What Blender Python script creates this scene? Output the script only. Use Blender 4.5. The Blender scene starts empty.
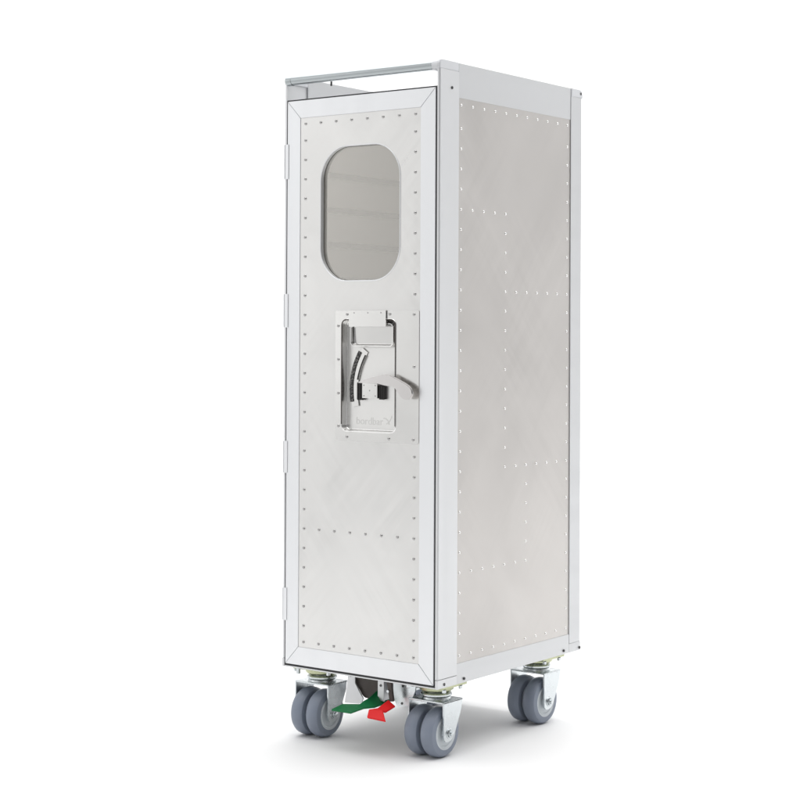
import bpy, bmesh, math, random
from mathutils import Vector, Matrix
random.seed(4)
S = bpy.context.scene
COL = S.collection
R = math.radians
FZ = -0.0105                      # floor height
W, D, ZB, ZT = .302, .4057, .0995, 1.03

# ------------------------------------------------------------------ materials
def mat(name, col, metal=0., rough=.5, **kw):
    m = bpy.data.materials.new(name); m.use_nodes = True
    b = m.node_tree.nodes['Principled BSDF']
    b.inputs['Base Color'].default_value = (*col, 1)
    b.inputs['Metallic'].default_value = metal
    b.inputs['Roughness'].default_value = rough
    for k, v in kw.items(): b.inputs[k.replace('_', ' ')].default_value = v
    return m
def N(m, t, **kw):
    n = m.node_tree.nodes.new(t)
    for k, v in kw.items(): setattr(n, k, v)
    return n
def L(m, a, b): m.node_tree.links.new(a, b)
def mottle(m, scale, r0, r1, bump=0., stretch=(1, 1, 1), rot=(0, 0, 0), dist=.001, c=None):
    """noise driven roughness, fine bump and slight tone variation of the metal itself"""
    b = m.node_tree.nodes['Principled BSDF']
    tc = N(m, 'ShaderNodeTexCoord'); mp = N(m, 'ShaderNodeMapping')
    mp.inputs['Scale'].default_value = stretch; mp.inputs['Rotation'].default_value = rot
    L(m, tc.outputs['Object'], mp.inputs['Vector'])
    n = N(m, 'ShaderNodeTexNoise'); n.inputs['Scale'].default_value = scale; n.inputs['Detail'].default_value = 5
    L(m, mp.outputs['Vector'], n.inputs['Vector'])
    r = N(m, 'ShaderNodeMapRange'); r.inputs['From Min'].default_value = .3; r.inputs['From Max'].default_value = .7
    r.inputs['To Min'].default_value = r0; r.inputs['To Max'].default_value = r1
    L(m, n.outputs['Fac'], r.inputs['Value']); L(m, r.outputs['Result'], b.inputs['Roughness'])
    if bump:
        bp = N(m, 'ShaderNodeBump'); bp.inputs['Strength'].default_value = bump; bp.inputs['Distance'].default_value = dist
        L(m, n.outputs['Fac'], bp.inputs['Height']); L(m, bp.outputs['Normal'], b.inputs['Normal'])
    if c:
        mx = N(m, 'ShaderNodeMix', data_type='RGBA')
        mx.inputs[6].default_value = (*c[0], 1); mx.inputs[7].default_value = (*c[1], 1)
        L(m, r.outputs['Result'], mx.inputs[0]) if False else L(m, n.outputs['Fac'], mx.inputs[0])
        L(m, mx.outputs[2], b.inputs['Base Color'])
    return m
def brushed(name, ca, cb, r0, r1, s=1., bump=.08, ax=1):
    """stainless sheet with crossed diagonal polishing strokes in soft patches"""
    m = mat(name, ca, 1., r0); b = m.node_tree.nodes['Principled BSDF']
    tc = N(m, 'ShaderNodeTexCoord')
    fac = None; hs = []
    for ang, off in ((38, 0.), (-42, 3.3)):
        m0 = N(m, 'ShaderNodeMapping'); rv = [0, 0, 0]; rv[ax] = R(ang); m0.inputs['Rotation'].default_value = rv
        mp = N(m, 'ShaderNodeMapping')
        mp.inputs['Scale'].default_value = (1, 1, .06); mp.inputs['Location'].default_value = (off, off, off)
        L(m, tc.outputs['Object'], m0.inputs['Vector']); L(m, m0.outputs['Vector'], mp.inputs['Vector'])
        n = N(m, 'ShaderNodeTexNoise'); n.inputs['Scale'].default_value = 70*s; n.inputs['Detail'].default_value = 6
        L(m, mp.outputs['Vector'], n.inputs['Vector'])
        k = N(m, 'ShaderNodeTexNoise'); k.inputs['Scale'].default_value = 6; k.inputs['Detail'].default_value = 2
        mp2 = N(m, 'ShaderNodeMapping'); mp2.inputs['Location'].default_value = (off*2+1, off, 5-off)
        L(m, tc.outputs['Object'], mp2.inputs['Vector']); L(m, mp2.outputs['Vector'], k.inputs['Vector'])
        kr = N(m, 'ShaderNodeMapRange'); kr.inputs['From Min'].default_value = .42; kr.inputs['From Max'].default_value = .68
        L(m, k.outputs['Fac'], kr.inputs['Value'])
        sb = N(m, 'ShaderNodeMath', operation='SUBTRACT'); sb.inputs[1].default_value = .5
        L(m, n.outputs['Fac'], sb.inputs[0])
        mu = N(m, 'ShaderNodeMath', operation='MULTIPLY'); L(m, sb.outputs[0], mu.inputs[0]); L(m, kr.outputs[0], mu.inputs[1])
        hs.append(mu)
    ad = N(m, 'ShaderNodeMath', operation='ADD'); L(m, hs[0].outputs[0], ad.inputs[0]); L(m, hs[1].outputs[0], ad.inputs[1])
    r = N(m, 'ShaderNodeMapRange'); r.inputs['From Min'].default_value = -.2; r.inputs['From Max'].default_value = .2
    r.inputs['To Min'].default_value = r0; r.inputs['To Max'].default_value = r1
    L(m, ad.outputs[0], r.inputs['Value']); L(m, r.outputs['Result'], b.inputs['Roughness'])
    g = N(m, 'ShaderNodeMapRange'); g.inputs['From Min'].default_value = -.2; g.inputs['From Max'].default_value = .2
    L(m, ad.outputs[0], g.inputs['Value'])
    mx = N(m, 'ShaderNodeMix', data_type='RGBA')
    mx.inputs[6].default_value = (*ca, 1); mx.inputs[7].default_value = (*cb, 1)
    L(m, g.outputs[0], mx.inputs[0]); L(m, mx.outputs[2], b.inputs['Base Color'])
    bp = N(m, 'ShaderNodeBump'); bp.inputs['Strength'].default_value = bump; bp.inputs['Distance'].default_value = .001
    L(m, ad.outputs[0], bp.inputs['Height']); L(m, bp.outputs['Normal'], b.inputs['Normal'])
    return m

def cloud(m, sc, lo, hi, bump):
    """soft buffed patches in the sheet and a very slight oil-canning of its surface"""
    b = m.node_tree.nodes['Principled BSDF']; tc = N(m, 'ShaderNodeTexCoord')
    n = N(m, 'ShaderNodeTexNoise'); n.inputs['Scale'].default_value = sc; n.inputs['Detail'].default_value = 2.5
    n.inputs['Distortion'].default_value = .8; L(m, tc.outputs['Object'], n.inputs['Vector'])
    r = N(m, 'ShaderNodeMapRange'); r.inputs['From Min'].default_value = .35; r.inputs['From Max'].default_value = .65
    r.inputs['To Min'].default_value = lo; r.inputs['To Max'].default_value = hi; L(m, n.outputs['Fac'], r.inputs['Value'])
    src = b.inputs['Base Color'].links[0].from_socket
    v = N(m, 'ShaderNodeVectorMath', operation='SCALE'); L(m, src, v.inputs[0]); L(m, r.outputs[0], v.inputs['Scale'])
    L(m, v.outputs[0], b.inputs['Base Color'])
    bp = N(m, 'ShaderNodeBump'); bp.inputs['Strength'].default_value = bump; bp.inputs['Distance'].default_value = .004
    L(m, n.outputs['Fac'], bp.inputs['Height'])
    old = b.inputs['Normal'].links[0].from_node; L(m, bp.outputs['Normal'], old.inputs['Normal'])

M = {}
M['alu'] = mottle(mat('anodised aluminium', (.66, .667, .677), .75, .42), 40, .36, .48, .03, (1, 1, .03))
M['alu_rail'] = mottle(mat('satin rail aluminium', (.595, .602, .612), .75, .42), 40, .36, .48, .03, (1, .05, .6))
M['alu_door'] = mottle(mat('satin door aluminium', (.80, .81, .825), .75, .38), 40, .34, .42, .02, (1, 1, .04))
M['cap'] = mottle(mat('pale grey plastic', (.62, .63, .65), 0, .45), 60, .4, .5)
M['bar'] = mottle(mat('grey anodised tube', (.42, .45, .46), .9, .18), 30, .2, .3, 0, (.05, 1, 1))
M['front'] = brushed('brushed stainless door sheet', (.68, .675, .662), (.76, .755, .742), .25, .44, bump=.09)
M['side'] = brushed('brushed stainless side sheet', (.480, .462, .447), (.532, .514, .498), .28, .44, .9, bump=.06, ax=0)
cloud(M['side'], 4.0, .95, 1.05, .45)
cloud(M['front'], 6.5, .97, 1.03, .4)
M['lock'] = mottle(mat('polished stainless', (.75, .745, .73), 1, .2), 20, .18, .26)
M['lockback'] = mottle(mat('satin stainless', (.77, .765, .75), 1, .36), 20, .33, .40)
M['chrome'] = mottle(mat('bright stainless', (.80, .795, .785), 1, .18), 30, .15, .22)
M['rivet'] = mottle(mat('rivet metal', (.85, .85, .84), 1, .16), 300, .12, .22)
M['rivet_shaded'] = mottle(mat('darkened rivet metal', (.42, .415, .41), 1, .13), 300, .1, .2)  # same rivet metal, its dark studio reflection put into the colour
M['runner'] = mottle(mat('dark runner rail', (.035, .034, .032), 0, .6), 60, .45, .55)  # near-black so the runners stand out behind the pane
M['liner'] = mottle(mat('inner liner', (.965, .945, .91), .0, .6), 10, .45, .55, 0, (1, 1, 1))
M['seal'] = mottle(mat('dark rubber seal', (.03, .03, .032), 0, .6), 80, .5, .7)
M['slot'] = mottle(mat('dark slot and void fill', (.035, .033, .032), .6, .4), 120, .3, .5)  # dark colour for the scale slot and the shaded voids by the pivot
M['zinc'] = mottle(mat('zinc plated steel', (.64, .675, .69), 1, .25), 45, .18, .36, .05, dist=.0006)
M['yellow'] = mottle(mat('yellow passivated zinc', (.5, .5, .3), 1, .28), 38, .2, .35, .05, c=((.26, .32, .22), (.66, .64, .42)))
M['hub'] = mottle(mat('pale grey nylon hub', (.60, .64, .67), 0, .35), 50, .3, .42)
M['tyre'] = mottle(mat('blue grey rubber', (.2, .23, .29), 0, .42), 90, .33, .47, .03, c=((.19, .22, .278), (.22, .25, .31)))
M['red'] = mottle(mat('red coated steel', (.70, .008, .010), 0, .45, Specular_IOR_Level=.28), 60, .38, .52, .04)
M['green'] = mottle(mat('green coated steel', (.003, .15, .045), 0, .45, Specular_IOR_Level=.28), 60, .38, .52, .04)
M['screw'] = mottle(mat('dark screw', (.09, .09, .09), .9, .35), 200, .3, .4)
M['lever'] = mottle(mat('lever plate', (.72, .70, .69), 1, .16), 25, .14, .2)
M['etch'] = mottle(mat('etched lettering', (.66, .655, .64), 1, .40), 90, .38, .48)
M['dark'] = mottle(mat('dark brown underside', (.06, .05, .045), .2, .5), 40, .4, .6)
# scale strip: small pale marks on black
m = mottle(mat('scale strip', (.03, .03, .03), .3, .4), 200, .35, .5)
b = m.node_tree.nodes['Principled BSDF']; v = N(m, 'ShaderNodeTexVoronoi'); v.inputs['Scale'].default_value = 420
tc = N(m, 'ShaderNodeTexCoord'); L(m, tc.outputs['Object'], v.inputs['Vector'])
rp = N(m, 'ShaderNodeValToRGB'); rp.color_ramp.elements[0].color = (.25, .24, .23, 1); rp.color_ramp.elements[0].position = .25
rp.color_ramp.elements[1].color = (.025, .025, .025, 1); rp.color_ramp.elements[1].position = .5
L(m, v.outputs['Distance'], rp.inputs[0]); L(m, rp.outputs[0], b.inputs['Base Color']); M['scale'] = m
# window pane: clear acrylic, thin
m = bpy.data.materials.new('smoky clear acrylic'); m.use_nodes = True; nt = m.node_tree; nt.nodes.clear()
o = nt.nodes.new('ShaderNodeOutputMaterial'); tr = nt.nodes.new('ShaderNodeBsdfTransparent'); gl = nt.nodes.new('ShaderNodeBsdfGlossy')
tr.inputs[0].default_value = (.98, .975, .96, 1); gl.inputs['Roughness'].default_value = .26; gl.inputs[0].default_value = (1, .975, .93, 1)
mx = nt.nodes.new('ShaderNodeMixShader'); lw = nt.nodes.new('ShaderNodeLayerWeight'); lw.inputs[0].default_value = .5
ma = nt.nodes.new('ShaderNodeMath'); ma.operation = 'MULTIPLY_ADD'; ma.inputs[1].default_value = .25; ma.inputs[2].default_value = .20
nt.links.new(lw.outputs['Facing'], ma.inputs[0]); nt.links.new(ma.outputs[0], mx.inputs[0])
nt.links.new(tr.outputs[0], mx.inputs[1]); nt.links.new(gl.outputs[0], mx.inputs[2]); nt.links.new(mx.outputs[0], o.inputs[0])
M['pane'] = m
M['floor'] = mottle(mat('white studio sweep', (.8, .8, .8), 0, .7), 4, .65, .75)

# ------------------------------------------------------------------ mesh helpers
def box(bm, a, b, bev=0, seg=2):
    t = bmesh.new(); bmesh.ops.create_cube(t, size=1)
    for v in t.verts:
        v.co = Vector([(a[i]+b[i])/2 + v.co[i]*abs(b[i]-a[i]) for i in range(3)])
    if bev: bmesh.ops.bevel(t, geom=t.edges[:], offset=bev, segments=seg, affect='EDGES', profile=.5)
    merge(bm, t); return bm
def merge(bm, t):
    me = bpy.data.meshes.new('tmp'); t.to_mesh(me); t.free(); bm.from_mesh(me); bpy.data.meshes.remove(me)
def prism(bm, pts, axis, a, b, bev=0):
    """polygon given in the two other axes, extruded along axis from a to b"""
    t = bmesh.new(); f = []
    def P(p, h):
        q = list(p); q.insert(axis, h); return q
    lo = [t.verts.new(P(p, a)) for p in pts]; hi = [t.verts.new(P(p, b)) for p in pts]
    t.faces.new(lo); t.faces.new(hi)
    n = len(pts)
    for i in range(n): t.faces.new((lo[i], lo[(i+1) % n], hi[(i+1) % n], hi[i]))
    bmesh.ops.recalc_face_normals(t, faces=t.faces[:])
    if bev:
        bmesh.ops.bevel(t, geom=t.edges[:], offset=bev, segments=2, affect='EDGES')
    merge(bm, t); return bm
def lathe(bm, prof, center, axis, n=40):
    """prof: (radius, along); revolved about axis through center"""
    t = bmesh.new(); rings = []
    for r, h in prof:
        ring = []
        for i in range(n if r > 1e-7 else 1):
            a = 2*math.pi*i/n; q = [r*math.cos(a), r*math.sin(a)]; q.insert(axis, h)
            ring.append(t.verts.new(Vector(center)+Vector(q)))
        rings.append(ring)
    for A, B in zip(rings, rings[1:]):
        for i in range(n):
            j = (i+1) % n
            if len(A) == 1 and len(B) == 1: continue
            if len(A) == 1: t.faces.new((A[0], B[i], B[j]))
            elif len(B) == 1: t.faces.new((A[i], B[0], A[j]))
            else: t.faces.new((A[i], B[i], B[j], A[j]))
    bmesh.ops.recalc_face_normals(t, faces=t.faces[:])
    merge(bm, t); return bm
def tube(bm, pts, r, n=14, closed=False):
    t = bmesh.new(); rings = []; m = len(pts); pts = [Vector(p) for p in pts]
    for i, p in enumerate(pts):
        if closed: d = pts[(i+1) % m]-pts[i-1]
        else: d = pts[min(i+1, m-1)]-pts[max(i-1, 0)]
        d.normalize(); up = Vector((0, 1, 0)) if abs(d.y) < .8 else Vector((1, 0, 0))
        u = d.cross(up).normalized(); w = d.cross(u)
        rings.append([t.verts.new(p+u*r*math.cos(2*math.pi*k/n)+w*r*math.sin(2*math.pi*k/n)) for k in range(n)])
    for i in range(m if closed else m-1):
        A, B = rings[i], rings[(i+1) % m]
        for k in range(n): t.faces.new((A[k], A[(k+1) % n], B[(k+1) % n], B[k]))
    if not closed: t.faces.new(rings[0]); t.faces.new(rings[-1])
    bmesh.ops.recalc_face_normals(t, faces=t.faces[:]); merge(bm, t); return bm
def strip(bm, pairs, th):
    """bent sheet through pairs of edge points, given thickness"""
    t = bmesh.new(); V = [[t.verts.new(p) for p in pr] for pr in pairs]
    for a, b in zip(V, V[1:]): t.faces.new((a[0], a[1], b[1], b[0]))
    bmesh.ops.recalc_face_normals(t, faces=t.faces[:])
    bmesh.ops.solidify(t, geom=t.faces[:], thickness=th); bmesh.ops.recalc_face_normals(t, faces=t.faces[:])
    bmesh.ops.bevel(t, geom=[e for e in t.edges if e.is_manifold and e.calc_face_angle(0) > 1.], offset=th*.3, segments=1, affect='EDGES')
    merge(bm, t); return bm
def rrect(x0, x1, z0, z1, r, n=10):
    out = []
    for cx, cz, a0 in ((x1-r, z1-r, 0), (x0+r, z1-r, 90), (x0+r, z0+r, 180), (x1-r, z0+r, 270)):
        for i in range(n+1):
            a = R(a0+90*i/n); out.append((cx+r*math.cos(a), cz+r*math.sin(a)))
    return out
def plate(bm, loops, y0, y1, bev=0):
    """flat plate in the xz plane with holes (loops[1:]), from y0 to y1, via a filled 2D curve"""
    cu = bpy.data.curves.new('tmp', 'CURVE'); cu.dimensions = '2D'; cu.fill_mode = 'BOTH'
    cu.extrude = abs(y1-y0)/2-bev; cu.bevel_depth = bev; cu.bevel_resolution = 1; cu.offset = -bev
    for lp in loops:
        s = cu.splines.new('POLY'); s.points.add(len(lp)-1)
        for p, q in zip(s.points, lp): p.co = (q[0], q[1], 0, 1)
        s.use_cyclic_u = True
    ob = bpy.data.objects.new('tmp', cu); COL.objects.link(ob)
    bpy.context.view_layer.update()
    me = bpy.data.meshes.new_from_object(ob.evaluated_get(bpy.context.evaluated_depsgraph_get()))
    me.transform(Matrix(((1, 0, 0, 0), (0, 0, -1, (y0+y1)/2), (0, 1, 0, 0), (0, 0, 0, 1))))
    t = bmesh.new(); t.from_mesh(me); bmesh.ops.remove_doubles(t, verts=t.verts[:], dist=1e-6)
    bmesh.ops.recalc_face_normals(t, faces=t.faces[:]); merge(bm, t)
    bpy.data.objects.remove(ob); bpy.data.curves.remove(cu); bpy.data.meshes.remove(me); return bm
def loft(bm, loops3):
    t = bmesh.new(); V = [[t.verts.new(p) for p in lp] for lp in loops3]
    for a, b in zip(V, V[1:]):
        for i in range(len(a)): j = (i+1) % len(a); t.faces.new((a[i], a[j], b[j], b[i]))
    return t, V
def smooth_sharp(me, ang=35):
    for p in me.polygons: p.use_smooth = True
    bm = bmesh.new(); bm.from_mesh(me)
    for e in bm.edges:
        e.smooth = not (len(e.link_faces) == 2 and e.calc_face_angle(0) > R(ang))
    bm.to_mesh(me); bm.free()
def obj(name, bm, material, parent=None, loc=(0, 0, 0), label=None, ang=35):
    me = bpy.data.meshes.new(name); bm.to_mesh(me); bm.free()
    smooth_sharp(me, ang); me.materials.append(M[material])
    o = bpy.data.objects.new(name, me); COL.objects.link(o)
    wn = o.modifiers.new('weighted normals', 'WEIGHTED_NORMAL'); wn.keep_sharp = True; wn.mode = 'FACE_AREA'
    o.location = loc
    if parent is not None:
        o.parent = parent
        if parent is ROOT: o.location = Vector(loc)-ROOT.location
    if label: o['label'] = label
    return o
def B(): return bmesh.new()
def dup(o, parent, loc=None):
    c = o.copy(); COL.objects.link(c); c.parent = parent
    if loc is not None: c.location = loc
    for ch in o.children: dup(ch, c)
    return c

ROOT = None
# ------------------------------------------------------------------ setting: a seamless white sweep (floor bending up into the wall)
bm = B(); prof = [(-9, FZ)]
yb, rr = 3.2, 1.6
for i in range(25):
    a = R(90*i/24); prof.append((yb+rr*math.sin(a), FZ+rr-rr*math.cos(a)))
prof.append((yb+rr, 7))
A = [bm.verts.new((-14, y, z)) for y, z in prof]; Bv = [bm.verts.new((12, y, z)) for y, z in prof]
for i in range(len(prof)-1): bm.faces.new((A[i], Bv[i], Bv[i+1], A[i+1]))
bmesh.ops.recalc_face_normals(bm, faces=bm.faces[:])
fl = obj('floor', bm, 'floor'); fl['kind'] = 'structure'

# ------------------------------------------------------------------ the trolley
ROOT = bpy.data.objects.new('service_trolley', None); COL.objects.link(ROOT)
ROOT.location = (-W/2, D/2, FZ); ROOT.empty_display_size = .1
ROOT['label'] = 'tall narrow silver aluminium galley trolley with rivets, oval window and twin-wheel castors'
ROOT['category'] = 'trolley'

def mx(pts, flip):                # mirror x about the middle of the body when flip
    return [(-W-p[0], *p[1:]) for p in pts] if flip else pts
def X(x, flip): return -W-x if flip else x
CAPT, CAPB, RCB = 1.0166, .1137, .115
ST, RS = .0492, .3697
for flip in (0, 1):
    # front corner post: a deep lip at the front, a thin flange along the side
    pr = [(0, .0015), (-.0015, 0), (-.0045, 0), (-.0045, .018), (-.0035, .018), (-.0035, ST), (0, ST)]
    bm = prism(B(), mx(pr, flip), 2, CAPB, CAPT); obj('corner_post', bm, 'alu', ROOT, ang=20)
    pr = [(0, RS), (-.0035, RS), (-.0035, D-.004), (-.03, D-.004), (-.03, D), (-.004, D), (-.0012, D-.0012), (0, D-.004)]
    bm = prism(B(), mx(pr, flip), 2, RCB, CAPT); obj('corner_post', bm, 'alu_rail', ROOT, ang=20)
    # moulded corner pieces
    bm = B(); pr = [(0, CAPT), (0, ZT-.004), (.0012, ZT-.0012), (.004, ZT), (ST-.001, ZT), (ST-.001, CAPT)]
    prism(bm, pr, 0, X(.0004, flip), X(-.007, flip), .0006); obj('corner_cap', bm, 'cap', ROOT)
    bm = B(); pr = [(RS+.001, CAPT), (RS+.001, ZT), (D-.008, ZT), (D-.003, ZT-.002), (D, ZT-.008), (D, CAPT)]
    prism(bm, pr, 0, X(.0004, flip), X(-.012, flip), .0006); obj('corner_cap', bm, 'cap', ROOT)
    bm = box(B(), (X(.0003, flip), -.0004, ZB), (X(-.0045, flip), ST, CAPB-.0006), .001); obj('corner_cap', bm, 'alu', ROOT)
    # rails
    bm = box(B(), (X(-.0006, flip), ST+.0002, .9777), (X(-.006, flip), RS-.0002, ZT), .0008); obj('side_rail', bm, 'alu_rail', ROOT)
    bm = box(B(), (X(-.0004, flip), ST+.0002, ZB), (X(-.006, flip), RS, .1305), .0008)
    box(bm, (X(-.0004, flip), RS, ZB), (X(-.006, flip), D, RCB-.0004), .0008); obj('side_rail', bm, 'alu_rail', ROOT)
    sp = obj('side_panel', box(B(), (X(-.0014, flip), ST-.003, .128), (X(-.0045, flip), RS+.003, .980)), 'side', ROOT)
    if not flip: SIDE = sp
    # inner wall with three runner beads in the window's height, more below
    bm = box(B(), (X(-.012, flip), .024, .11), (X(-.015, flip), D-.012, .968))
    IW = obj('inner_wall', bm, 'liner', ROOT)
    for k in range(14):
        z = .8830-.0560*k; zt_ = z-.0085
        bm = B(); box(bm, (X(-.0149, flip), .026, zt_), (X(-.0215, flip), D-.02, z), .0012)
        obj('runner', bm, 'runner', IW)
    # fixing screws
    for y, z in ((.0166, .1052), (.0682, .1056), (.3527, .1057), (.4022, .1040), (.0307, .9905), (.3995, 1.0238)):
        bm = lathe(B(), [(.0006, -.0004), (.0011, .0008), (.0023, .0008), (.0023, -.0012)], (X(.0002, flip), y, z), 0, 14)
        if flip:
            for v in bm.verts: v.co.x = 2*X(.0002, True)-v.co.x
        obj('screw', bm, 'screw', ROOT)
# back, top deck, base
obj('back_panel', box(B(), (-W+.0305, D-.004, .115), (-.0305, D-.001, .985)), 'side', ROOT)
obj('top_deck', box(B(), (-W+.0065, .022, .972), (-.0065, D-.005, .980)), 'alu', ROOT)
bm = box(B(), (-W+.013, D-.006, .982), (-.013, D-.0005, 1.018), .001); obj('back_rail', bm, 'alu', ROOT)
bm = box(B(), (-W+.0046, .0002, ZB), (-.0046, .05, .1018), .0007); box(bm, (-W+.0065, .05, .1005), (-.0065, D-.002, .108))
obj('base', bm, 'alu', ROOT)
obj('inner_back', box(B(), (-W+.016, D-.014, .11), (-.016, D-.011, .968)), 'liner', ROOT)

# handle tube across the front top
bm = B(); zc = 1.0225
n = 26
lathe(bm, [(0, -W-.0002+.0015), (.0052, -W-.0002+.0018), (.0075, -W+.004), (.0075, -.012), (.0075, -.0115)], (0, .0045, zc-.0005), 0, 26)
hb = obj('handle_bar', bm, 'bar', ROOT)
bm = lathe(B(), [(.0074, -.0135), (.0078, -.0130), (.0078, -.003), (.006, -.0006), (0, -.0004)], (0, .0045, zc-.0008), 0, 26)
box(bm, (-.0135, -.001, 1.0136), (-.0066, .012, 1.020), .001)
obj('bar_socket', bm, 'cap', hb)
bm = lathe(B(), [(.0077, -W+.0135), (.0080, -W+.013), (.0080, -W+.003), (.006, -W+.0006), (0, -W+.0003)], (0, .0045, zc-.0008), 0, 26)
obj('bar_socket', bm, 'bar', hb)
bm = lathe(B(), [(0, -.009), (.0016, -.008), (.0016, 0)], (-.232, .03, 1.0205), 2, 10); obj('hanging_pin', bm, 'screw', ROOT)

# ------------------------------------------------------------------ door
DX0, DX1, DZ0, DZ1 = -.2955, -.0073, .1050, .9885
PX0, PX1, PZ0, PZ1 = -.2690, -.0345, .1334, .9609
# rubber seal seen as the dark joint around the door
bm = plate(B(), [[(-.2974, .1022), (-.0047, .1022), (-.0047, .9908), (-.2974, .9908)], [(-.285, .115), (-.02, .115), (-.02, .975), (-.285, .975)]], .0015, .012)
obj('door_seal', bm, 'seal', ROOT)
bm = B(); g = .0003
def member(p):
    t = bmesh.new(); lo = [t.verts.new((x, -.0006, z)) for x, z in p]; hi = [t.verts.new((x, .014, z)) for x, z in p]
    t.faces.new(lo); t.faces.new(hi)
    for i in range(4): t.faces.new((lo[i], lo[(i+1) % 4], hi[(i+1) % 4], hi[i]))
    bmesh.ops.recalc_face_normals(t, faces=t.faces[:])
    bmesh.ops.bevel(t, geom=t.edges[:], offset=.0004, segments=2, affect='EDGES'); merge(bm, t)
member([(DX0+g, DZ1), (DX1-g, DZ1), (PX1-g, PZ1), (PX0+g, PZ1)])
member([(DX0+g, DZ0), (DX1-g, DZ0), (PX1-g, PZ0), (PX0+g, PZ0)])
member([(DX0, DZ0+g), (DX0, DZ1-g), (PX0, PZ1-g), (PX0, PZ0+g)])
member([(DX1, DZ0+g), (DX1, DZ1-g), (PX1, PZ1-g), (PX1, PZ0+g)])
obj('door_frame', bm, 'alu_door', ROOT)
WIN = (-.2272, -.0730, .7045, .9120, .0515)
REC = (-.1835, -.0795, .4745, .6452, .009)
win = rrect(*WIN, 16); rec = rrect(*REC)
e = .0002
bm = plate(B(), [[(PX0+e, PZ0+e), (PX1-e, PZ0+e), (PX1-e, PZ1-e), (PX0+e, PZ1-e)], win, rec], .0002, .0020)
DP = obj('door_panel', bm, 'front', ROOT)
# inner face of the door
obj('door_lining', plate(B(), [[(PX0, PZ0), (PX1, PZ0), (PX1, PZ1), (PX0, PZ1)], rrect(WIN[0]-.001, WIN[1]+.001, WIN[2]-.001, WIN[3]+.001, .0525, 16)], .0175, .0190), 'liner', ROOT)
# window: reveal, pane, gasket
def off(d): return rrect(WIN[0]+d, WIN[1]-d, WIN[2]+d, WIN[3]-d, WIN[4]-d, 16)
t, V = loft(None, [[(x, y, z) for x, z in off(d)] for d, y in ((-.0010, .0006), (-.0008, -.0006), (.0002, -.0006), (.0008, .0000), (.0010, .0070))])
bm = B(); bmesh.ops.recalc_face_normals(t, faces=t.faces[:]); merge(bm, t)
WF = obj('window_frame', bm, 'alu_door', ROOT, ang=60)
obj('window_gasket', plate(B(), [off(.0006), off(.0012)], .0058, .0066), 'dark', WF)
obj('window_pane', plate(B(), [off(.0008)], .0068, .0070), 'pane', WF)

# rivets ----------------------------------------------------------
def rivet_bm(nx, c=(0, 0, 0), r=.0025, h=.0017):
    prof = [(r, 0), (r*.97, h*.25), (r*.80, h*.62), (r*.48, h*.90), (0, h)]
    t = lathe(B(), prof, (0, 0, 0), 2, 12)
    rot = Matrix.Rotation(R(90), 3, 'X') if nx == 'y' else Matrix.Rotation(R(90), 3, 'Y')   # z -> -y or +x
    for v in t.verts: v.co = rot @ v.co + Vector(c)
    return t
rv_front = rivet_bm('y'); me = bpy.data.meshes.new('rivet'); rv_front.to_mesh(me); rv_front.free()
smooth_sharp(me, 80); me.materials.append(M['rivet_shaded'])
me2 = bpy.data.meshes.new('rivet'); t = rivet_bm('x', r=.0021, h=.0014); t.to_mesh(me2); t.free(); smooth_sharp(me2, 80); me2.materials.append(M['rivet'])
def rivet(parent, co, mesh):
    r = bpy.data.objects.new('rivet', mesh); COL.objects.link(r); r.parent = parent
    j = .0002
    r.location = (co[0], co[1], co[2])
    return r
XL = [-.2588+.0306*k for k in range(8)]
ZR = [.9515]+[.9254-.03032*k for k in range(26)]+[.1420]
nf = 0
for x in XL:
    for z in (ZR[0], ZR[21], ZR[-1]): rivet(DP, (x, .0002, z), me); nf += 1
for i, z in enumerate(ZR):
    if i in (0, 21, 27): continue
    rivet(DP, (XL[0], .0002, z), me); nf += 1
    if z > .66 or z < .455: rivet(DP, (XL[7], .0002, z), me); nf += 1

# lock -------------------------------------------------------------
bm = plate(B(), [rrect(-.1962, -.0358, .4594, .6585, .0025, 4), rec], -.0007, .0001)
LK = obj('lock_plate', bm, 'lock', ROOT)
def tray(x0, x1, z0, z1, r, y0, y1, lip, slope):
    def rl(d, rr_): return rrect(x0+d, x1-d, z0+d, z1-d, rr_)
    lv = [(-.0012, y0+.0004), (-.0005, y0-lip), (.0006, y0-lip*.9), (.0011, y0+.0012), (slope*.75+.0008, y1-.0025), (slope+.0008, y1-.0009), (slope+.0022, y1)]
    t, V = loft(None, [[(x, y, z) for x, z in rl(d, max(.0015, r-d))] for d, y in lv])
    t.faces.new(V[-1]); bmesh.ops.recalc_face_normals(t, faces=t.faces[:])
    bm = B(); merge(bm, t); return bm
obj('lock_recess', tray(*REC, -.0008, .0100, .0007, .0010), 'chrome', LK, ang=70)
obj('lock_backing', plate(B(), [rrect(REC[0]+.0035, REC[1]-.0035, REC[2]+.0035, REC[3]-.0035, .004)], .0093, .0098), 'lockback', LK)
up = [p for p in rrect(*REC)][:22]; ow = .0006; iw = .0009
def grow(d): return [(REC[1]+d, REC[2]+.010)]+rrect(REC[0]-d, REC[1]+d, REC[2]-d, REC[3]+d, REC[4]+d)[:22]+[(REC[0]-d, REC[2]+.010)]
obj('recess_outline', plate(B(), [grow(ow)+grow(-iw)[::-1]], -.0017, -.0009), 'dark', LK)  # dark strip standing for the recess lip's dark reflections, bottom left open
nl = 0
for x, z in ((-.1732, .6532), (-.0906, .6532), (-.0453, .6525), (-.1905, .6355), (-.1902, .5839), (-.1899, .532), (-.1896, .4816),
             (-.0449, .5745), (-.0460, .4657), (-.1728, .4655), (-.0917, .4657)):
    rivet(LK, (x, -.0007, z), me); nl += 1
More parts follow.
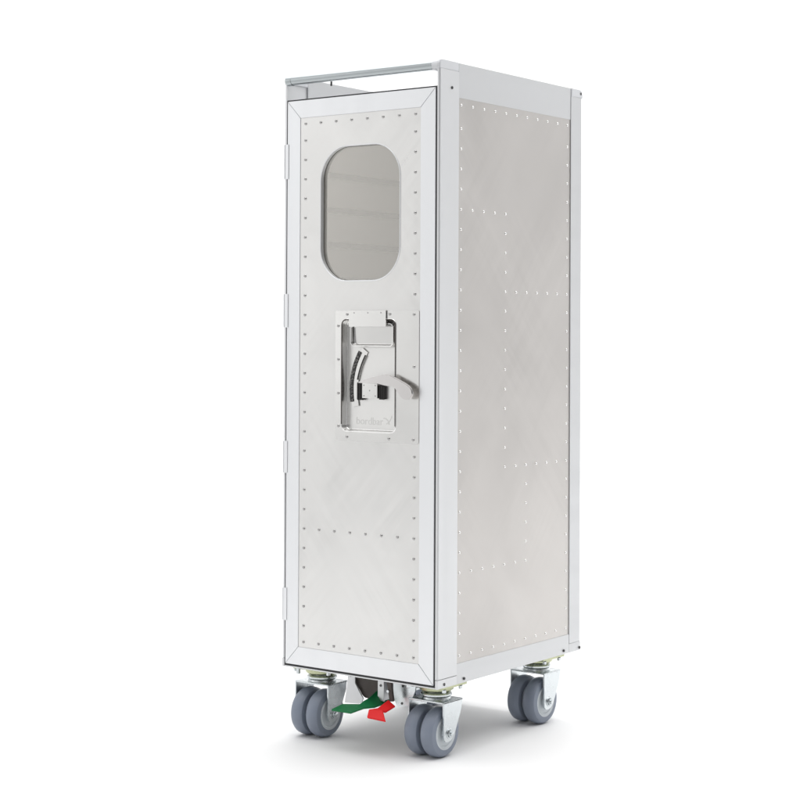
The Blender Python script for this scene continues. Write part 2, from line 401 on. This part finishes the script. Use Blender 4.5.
# tab plate over the top of the recess
TB = obj('tab_plate', plate(B(), [rrect(-.1680, -.0968, .6342, .6590, .0008, 3)], -.0030, -.0014), 'lock', LK)
mini = bpy.data.meshes.new('rivet'); t = rivet_bm('y', r=.0013, h=.0006); t.to_mesh(mini); t.free(); smooth_sharp(mini, 80); mini.materials.append(M['rivet_shaded'])
for x in (-.1578, -.1312, -.1060): rivet(LK, (x, -.0030, .6552), mini); nl += 1
# finger scoop under the tab
SC = obj('finger_scoop', tray(-.1675, -.0860, .6050, .6385, .006, .0022, .0085, .0018, .0010), 'chrome', LK, ang=70)
obj('scoop_flap', prism(B(), [(.0058, .6340), (.0066, .6340), (.0080, .6085), (.0072, .6085)], 0, -.1620, -.0905), 'lock', LK)
# curved scale and slot
def arc_pts(a, b_, c, n=16):       # circle through three points
    ax, az = a; bx, bz = b_; cx, cz = c
    d = 2*(ax*(bz-cz)+bx*(cz-az)+cx*(az-bz))
    ux = ((ax*ax+az*az)*(bz-cz)+(bx*bx+bz*bz)*(cz-az)+(cx*cx+cz*cz)*(az-bz))/d
    uz = ((ax*ax+az*az)*(cx-bx)+(bx*bx+bz*bz)*(ax-cx)+(cx*cx+cz*cz)*(bx-ax))/d
    r = math.hypot(ax-ux, az-uz); a0 = math.atan2(az-uz, ax-ux); a1 = math.atan2(cz-uz, cx-ux)
    if a0 < 0: a0 += 2*math.pi
    if a1 < 0: a1 += 2*math.pi
    return [(ux+r*math.cos(a0+(a1-a0)*i/n), uz+r*math.sin(a0+(a1-a0)*i/n)) for i in range(n+1)], (ux, uz), r
def band(mid, ctr, w):
    o_, i_ = [], []
    for x, z in mid:
        d = Vector((x-ctr[0], z-ctr[1])).normalized(); o_.append((x+d.x*w/2, z+d.y*w/2)); i_.append((x-d.x*w/2, z-d.y*w/2))
    return o_+i_[::-1]
mid, ctr, _ = arc_pts((-.1440, .5985), (-.1620, .5560), (-.1620, .5120))
obj('curved_guide', prism(B(), band(mid, ctr, .0125), 1, .0070, .0084, .0002), 'lock', LK)
mid, c1, _ = arc_pts((-.1530, .5960), (-.1680, .5590), (-.1685, .5190))
obj('curved_scale', prism(B(), band(mid, c1, .0062), 1, .0056, .0069, .0002), 'scale', LK)
mid, c1, _ = arc_pts((-.1427, .5905), (-.1520, .5720), (-.1580, .5530))
obj('curved_slot', prism(B(), band(mid, c1, .0024), 1, .0061, .0069), 'slot', LK)
# pivot block, dark cylinders standing in for shaded voids beside it, and the lever
bm = box(B(), (-.1440, .0000, .5255), (-.1147, .0092, .5485), .0006); pv = obj('pivot_block', bm, 'lock', LK)
for x, z in ((-.1405, .545), (-.1185, .545), (-.1295, .537), (-.1405, .529), (-.1185, .529)): rivet(LK, (x, .0000, z), mini); nl += 1
for x0, x1, z0, z1 in ((-.1570, -.1443, .5220, .5500), (-.1144, -.1040, .5235, .5460)):
    bm = B()
    for k in range(3):
        w = (x1-x0)/3; lathe(bm, [(0, z0), (w*.42, z0+.0006), (w*.5, z0+.002), (w*.5, z1-.002), (w*.42, z1-.0006), (0, z1)], (x0+w*(k+.5), .0045, 0), 2, 14)
    box(bm, (x0, .0050, z0+.001), (x1, .0092, z1-.001))
    obj('pivot_void', bm, 'slot', LK)
lev = [(-.1475, .5490), (-.1305, .5538), (-.1172, .5575), (-.0950, .5622), (-.0885, .5630), (-.0807, .5622), (-.0716, .5583), (-.0590, .5532), (-.0485, .5484),
       (-.0425, .5440), (-.0392, .5392), (-.0386, .5343), (-.0410, .5290), (-.0455, .5262), (-.0520, .5254), (-.0590, .5276), (-.0655, .5342), (-.0741, .5442),
       (-.0800, .5453), (-.0897, .5456), (-.1067, .5490), (-.1200, .5487)]
obj('lock_lever', prism(B(), lev, 1, -.0130, -.0086, .0014), 'lever', LK, label='wide flat lever with a rounded end')
obj('lever_shank', box(B(), (-.1360, -.0085, .5488), (-.1180, .0090, .5520), .0005), 'lock', LK)
# etched lettering
def text(s, size, loc, mname, parent, ext=.0002):
    cu = bpy.data.curves.new('tmp', 'FONT'); cu.body = s; cu.size = size; cu.extrude = ext; cu.align_x = 'CENTER'
    ob = bpy.data.objects.new('tmp', cu); COL.objects.link(ob); bpy.context.view_layer.update()
    me_ = bpy.data.meshes.new_from_object(ob.evaluated_get(bpy.context.evaluated_depsgraph_get()))
    me_.transform(Matrix.Translation(loc) @ Matrix.Rotation(R(90), 4, 'X'))
    bm = bmesh.new(); bm.from_mesh(me_); bpy.data.objects.remove(ob); bpy.data.curves.remove(cu); bpy.data.meshes.remove(me_)
    return obj('lettering', bm, mname, parent)
text('bordbar', .0160, (-.1365, .0093, .4850), 'etch', LK)
mid, c1, _ = arc_pts((-.0990, .4860), (-.1030, .4935), (-.1100, .4955))
bm = prism(B(), band(mid, c1, .0016), 1, .0090, .0094); mid, c1, _ = arc_pts((-.0935, .4995), (-.0970, .4930), (-.1040, .4870))
prism(bm, band(mid, c1, .0014), 1, .0089, .0094); obj('emblem', bm, 'etch', LK)

# hinges
for z0, z1 in ((.8665, .9211), (.6328, .6857), (.4041, .4545), (.1725, .2237)):
    bm = box(B(), (-.3016, -.0018, z0), (-.2925, -.0007, z1), .0005)
    lathe(bm, [(0, z0), (.0015, z0+.0004), (.0015, z1-.0004), (0, z1)], (-.3003, -.0010, 0), 2, 16)
    obj('hinge', bm, 'alu_door', ROOT)

# side rivets: a regular 30.25 mm grid ------------------------------
YS = [.0572+.03028*k for k in range(11)]
ZS = [.9675]+[.932-.0303*k for k in range(26)]+[.1414]
pts = []
for y in YS: pts += [(y, ZS[0]), (y, ZS[-1])]
for z in ZS[1:-1]: pts += [(YS[0], z), (YS[10], z)]
z_ = lambda k: .932-.0303*k
for k in (1, 2, 3, 4): pts.append((YS[k], z_(4)))
for k in range(5, 18): pts.append((YS[4], z_(k)))
for k in range(5, 10): pts.append((YS[k], z_(8)))
for k in range(5, 10): pts.append((YS[k], z_(17)))
for k in range(18, 23): pts.append((YS[6], z_(k)))
for k in range(1, 6): pts.append((YS[k], z_(22)))
pts.sort(key=lambda p: p[0])
single = max(0, 100-nf-nl)
for p in pts[:single]: rivet(SIDE, (-.0014, p[0], p[1]), me2)
bm = B()
for p in pts[single:]: merge(bm, rivet_bm('x', (-.0014, p[0], p[1]), r=.0021, h=.0014))
rs = obj('rivet', bm, 'rivet', SIDE, ang=80); rs['kind'] = 'stuff'

# ------------------------------------------------------------------ castors (origin on the floor under the axle)
def make_castor(loc):
    hw = .0335; th = .0026
    bm = B()
    leg = [(-.0150, .0850), (-.0150, .0300), (-.0135, .0235), (-.0070, .0270-.0010), (-.0060, .0265), (0, .0262), (.0085, .0285), (.0155, .0385), (.0235, .0550), (.0315, .0700), (.0330, .0850)]
    leg = [(-.0150, .0850), (-.0150, .0350), (-.0142, .0300), (-.0105, .0262), (-.0040, .0250), (.0040, .0262), (.0105, .0310), (.0165, .0405), (.0240, .0560), (.0310, .0705), (.0330, .0850)]
    legl = leg
    prism(bm, leg, 0, hw-th, hw, .0005)
    prism(bm, legl, 0, -hw, -hw+th, .0005)
    box(bm, (-hw, -.0150, .0825), (hw, .0345, .0852), .0008)
    # stiffening dome in the middle of the yoke
    lathe(bm, [(.0225, .0850), (.0215, .0880), (.017, .0890), (0, .0890)], (0, .0120, 0), 2, 36)
    c = obj('castor', bm, 'zinc', ROOT, loc)
    prof = [(.0255, 0), (.0300, .0002), (.0340, .0012), (.0363, .0042), (.0373, .0085), (.0375, .0120), (.0373, .0155), (.0363, .0198), (.0340, .0228), (.0300, .0238), (.0255, .0240)]
    for x0 in (-.0270, .0030):
        obj('tyre', lathe(B(), prof, (x0, 0, .0375), 0, 56), 'tyre', c)
        out = 1 if x0 > 0 else -1; xo = x0+.024 if out > 0 else x0; xi = x0 if out > 0 else x0+.024
        hp = [(0, xo+out*.0005), (.0085, xo+out*.0005), (.0092, xo-out*.0012), (.0195, xo-out*.0018), (.0205, xo-out*.0003), (.0218, xo-out*.0001), (.0226, xo-out*.0010),
              (.0245, xo-out*.0004), (.0262, xo-out*.0004), (.0268, xo-out*.0012), (.0256, xo-out*.004), (.0256, xi+out*.002), (.0080, xi+out*.003), (0, xi+out*.003)]
        obj('hub', lathe(B(), hp, (0, 0, .0375), 0, 48), 'hub', c)
    bm = B()
    lathe(bm, [(.0022, -.0395), (.0036, -.0390), (.0036, .0390), (.0022, .0395), (0, .0395)], (0, 0, .0375), 0, 18)
    for s in (-1, 1):
        lathe(bm, [(0, s*.0372), (.0056, s*.0370), (.0062, s*.0362), (.0062, s*.0335)], (0, 0, .0375), 0, 6)
        lathe(bm, [(.0060, s*.0345), (.0080, s*.0343), (.0080, s*.0334)], (0, 0, .0375), 0, 24)
    obj('axle_bolt', bm, 'zinc', c)
    bm = B()
    lathe(bm, [(.0140, .0885), (.0225, .0890), (.0238, .0905), (.0238, .0925), (.0225, .0942), (.0170, .0950), (.0165, .0975)], (0, .0120, 0), 2, 40)
    obj('swivel_bearing', bm, 'zinc', c)
    bm = B()
    lathe(bm, [(.0150, .0960), (.0225, .0965), (.0260, .0990), (.0270, .1035), (.0270, .1060)], (0, .0120, 0), 2, 40)
    box(bm, (-.0310, -.0230, .1055), (.0370, .0400, .1095), .0008)
    obj('top_plate', bm, 'yellow', c)
    for x, y in ((.0360, .0245), (.0360, -.0180), (-.0300, .0245), (-.0300, -.0180)):
        bm = lathe(B(), [(0, .1005), (.0030, .1010), (.0034, .1018), (.0034, .1056)], (x, y, 0), 2, 6)
        obj('mounting_bolt', bm, 'zinc', c)
    return c
c0 = make_castor((-.0410, .0420, FZ))
for x, y, a in ((-.2610, .0375, 1.5), (-.0410, .3215, -1.), (-.2610, .3215, 2.)):
    c = dup(c0, ROOT, Vector((x, y, FZ))-ROOT.location); c.rotation_euler.z = R(a)

# ------------------------------------------------------------------ brake mechanism
gp = obj('brake_pedal', strip(B(), [((-.1773, -.030, .0534), (-.1798, .000, .0560)), ((-.1402, -.030, .0538), (-.1450, .000, .0605)),
    ((-.1290, -.012, .0592), (-.1440, .006, .0640)), ((-.1190, .004, .0590), (-.1400, .016, .0680)), ((-.1185, .040, .0600), (-.1350, .040, .0820)), ((-.1200, .075, .0800), (-.1370, .075, .0900))], .0032), 'green', ROOT, label='green brake foot pedal')
obj('brake_pedal', strip(B(), [((-.1100, -.028, .0497), (-.0748, -.028, .0487)), ((-.1166, -.015, .0588), (-.0896, -.015, .0602)),
    ((-.1035, -.010, .0615), (-.0875, -.010, .0585)), ((-.0985, .010, .0713), (-.0850, .010, .0635))], .0032), 'red', ROOT, label='red brake foot pedal')
bm = prism(B(), [(-.1035, .0990), (-.0945, .0990), (-.0900, .0690), (-.0975, .0680)], 1, .0110, .0150, .0005)
pl = obj('pedal_arm', bm, 'dark', ROOT)
obj('pedal_bolt', lathe(B(), [(0, .0085), (.0022, .0088), (.0026, .0110)], (-.0990, 0, .0835), 1, 14), 'zinc', pl)
def bracket(poly, y, th, mname, holes=(), depth=0, edge=None):
    bm = prism(B(), poly, 1, y, y+th, .0004)
    if edge: box(bm, (edge[0], y+th, edge[1]), (edge[0]+.0025, y+depth, ZB), .0003)
    b_ = obj('brake_bracket', bm, mname, ROOT)
    for x, z in holes:
        obj('bracket_bolt', lathe(B(), [(0, y-.0006), (.0019, y-.0008), (.0021, y+.0005)], (x, 0, z), 1, 14), 'screw', b_)
bracket([(-.1925, ZB), (-.1996, .0510), (-.1985, .0500), (-.1715, .0520), (-.1655, .0555), (-.1630, .0610), (-.1700, .0700), (-.1790, .0830), (-.1795, ZB)], .030, .0025, 'alu', [(-.1875, .0935)])
bracket([(-.1285, ZB), (-.1285, .0650), (-.1165, .0635), (-.1165, ZB)], .022, .0025, 'alu', [(-.1225, .0875)], .05, (-.1190, .0650))
bracket([(-.1050, ZB), (-.1045, .0710), (-.0990, .0600), (-.0950, .0575), (-.0760, .0620), (-.0700, .0700), (-.0630, .0850), (-.0610, ZB)], .030, .0025, 'zinc', [(-.0878, .0634), (-.0860, .0900)], .09, (-.1050, .0720))
ob = obj('dark_backing', prism(B(), [(-.1870, ZB), (-.1865, .0860), (-.1700, .0640), (-.1650, .0610), (-.1500, .0600), (-.1300, .0620), (-.1190, .0660), (-.1190, ZB)], 1, .036, .110, .001), 'dark', ROOT)  # dark brown block filling the space behind the brackets
obj('dark_filler', box(B(), (-.1000, .052, .0860), (-.0550, .080, ZB), .001), 'dark', ROOT)  # added dark block filling the space beside the front castor
obj('brake_rod', tube(B(), [(-.195, .085, .0800), (-.065, .085, .0800)], .0035), 'zinc', ROOT)
bm = lathe(B(), [(.0016, .0880), (.0030, .0885), (.0034, .0900), (.0034, .0995)], (-.2790, .012, 0), 2, 12)
obj('mounting_bolt', bm, 'zinc', ROOT)

# ------------------------------------------------------------------ light
w = bpy.data.worlds.new('World'); S.world = w; w.use_nodes = True
nt = w.node_tree; bg = nt.nodes['Background']; bg.inputs[1].default_value = 1
# a white studio room whose camera side is left darker
tc = nt.nodes.new('ShaderNodeTexCoord'); dt = nt.nodes.new('ShaderNodeVectorMath'); dt.operation = 'DOT_PRODUCT'
dt.inputs[1].default_value = (.80, -.58, -.15); nt.links.new(tc.outputs['Generated'], dt.inputs[0])
rp = nt.nodes.new('ShaderNodeValToRGB'); rp.color_ramp.interpolation = 'EASE'
e0, e1 = rp.color_ramp.elements; e0.position = .30; e0.color = (.82, .82, .82, 1); e1.position = .80; e1.color = (.18, .18, .185, 1)
nt.links.new(dt.outputs['Value'], rp.inputs[0]); nt.links.new(rp.outputs[0], bg.inputs[0])
def area(name, loc, target, sx, sy, e, col=(1, 1, 1)):
    l = bpy.data.lights.new(name, 'AREA'); l.shape = 'RECTANGLE'; l.size = sx; l.size_y = sy; l.energy = e; l.color = col
    o = bpy.data.objects.new(name, l); COL.objects.link(o); o.location = loc
    o.rotation_euler = (Vector(target)-Vector(loc)).to_track_quat('-Z', 'Y').to_euler()
    return o
area('overhead_softbox', (-.1, .6, 3.2), (-.1, .6, 0), 4.5, 4.5, 125)
area('left_softbox', (-3.0, -2.6, 1.5), (0, 0, .5), 1.2, 2.6, 6)
area('backdrop_light', (-2.5, 2.0, 4.2), (-2.5, 4.8, 1.6), 13, 1.0, 300)

# ------------------------------------------------------------------ camera
cam = bpy.data.cameras.new('camera'); co = bpy.data.objects.new('camera', cam); COL.objects.link(co)
co.location = (1.47758, -2.04286, .62373); co.rotation_euler = (R(90.38573), R(-.24189), R(36.24793))
cam.sensor_fit = 'HORIZONTAL'; cam.sensor_width = 36; cam.lens = 1710.494/800*36
cam.shift_x = (400-427.831)/800; cam.shift_y = (322.329-400.5)/800; cam.clip_start = .05; cam.clip_end = 100
S.camera = co
S.view_settings.view_transform = 'Standard'; S.view_settings.look = 'None'; S.view_settings.exposure = 0; S.view_settings.gamma = 1
S.render.engine = 'CYCLES'
S.cycles.max_bounces = 12; S.cycles.diffuse_bounces = 8; S.cycles.glossy_bounces = 8; S.cycles.transparent_max_bounces = 12
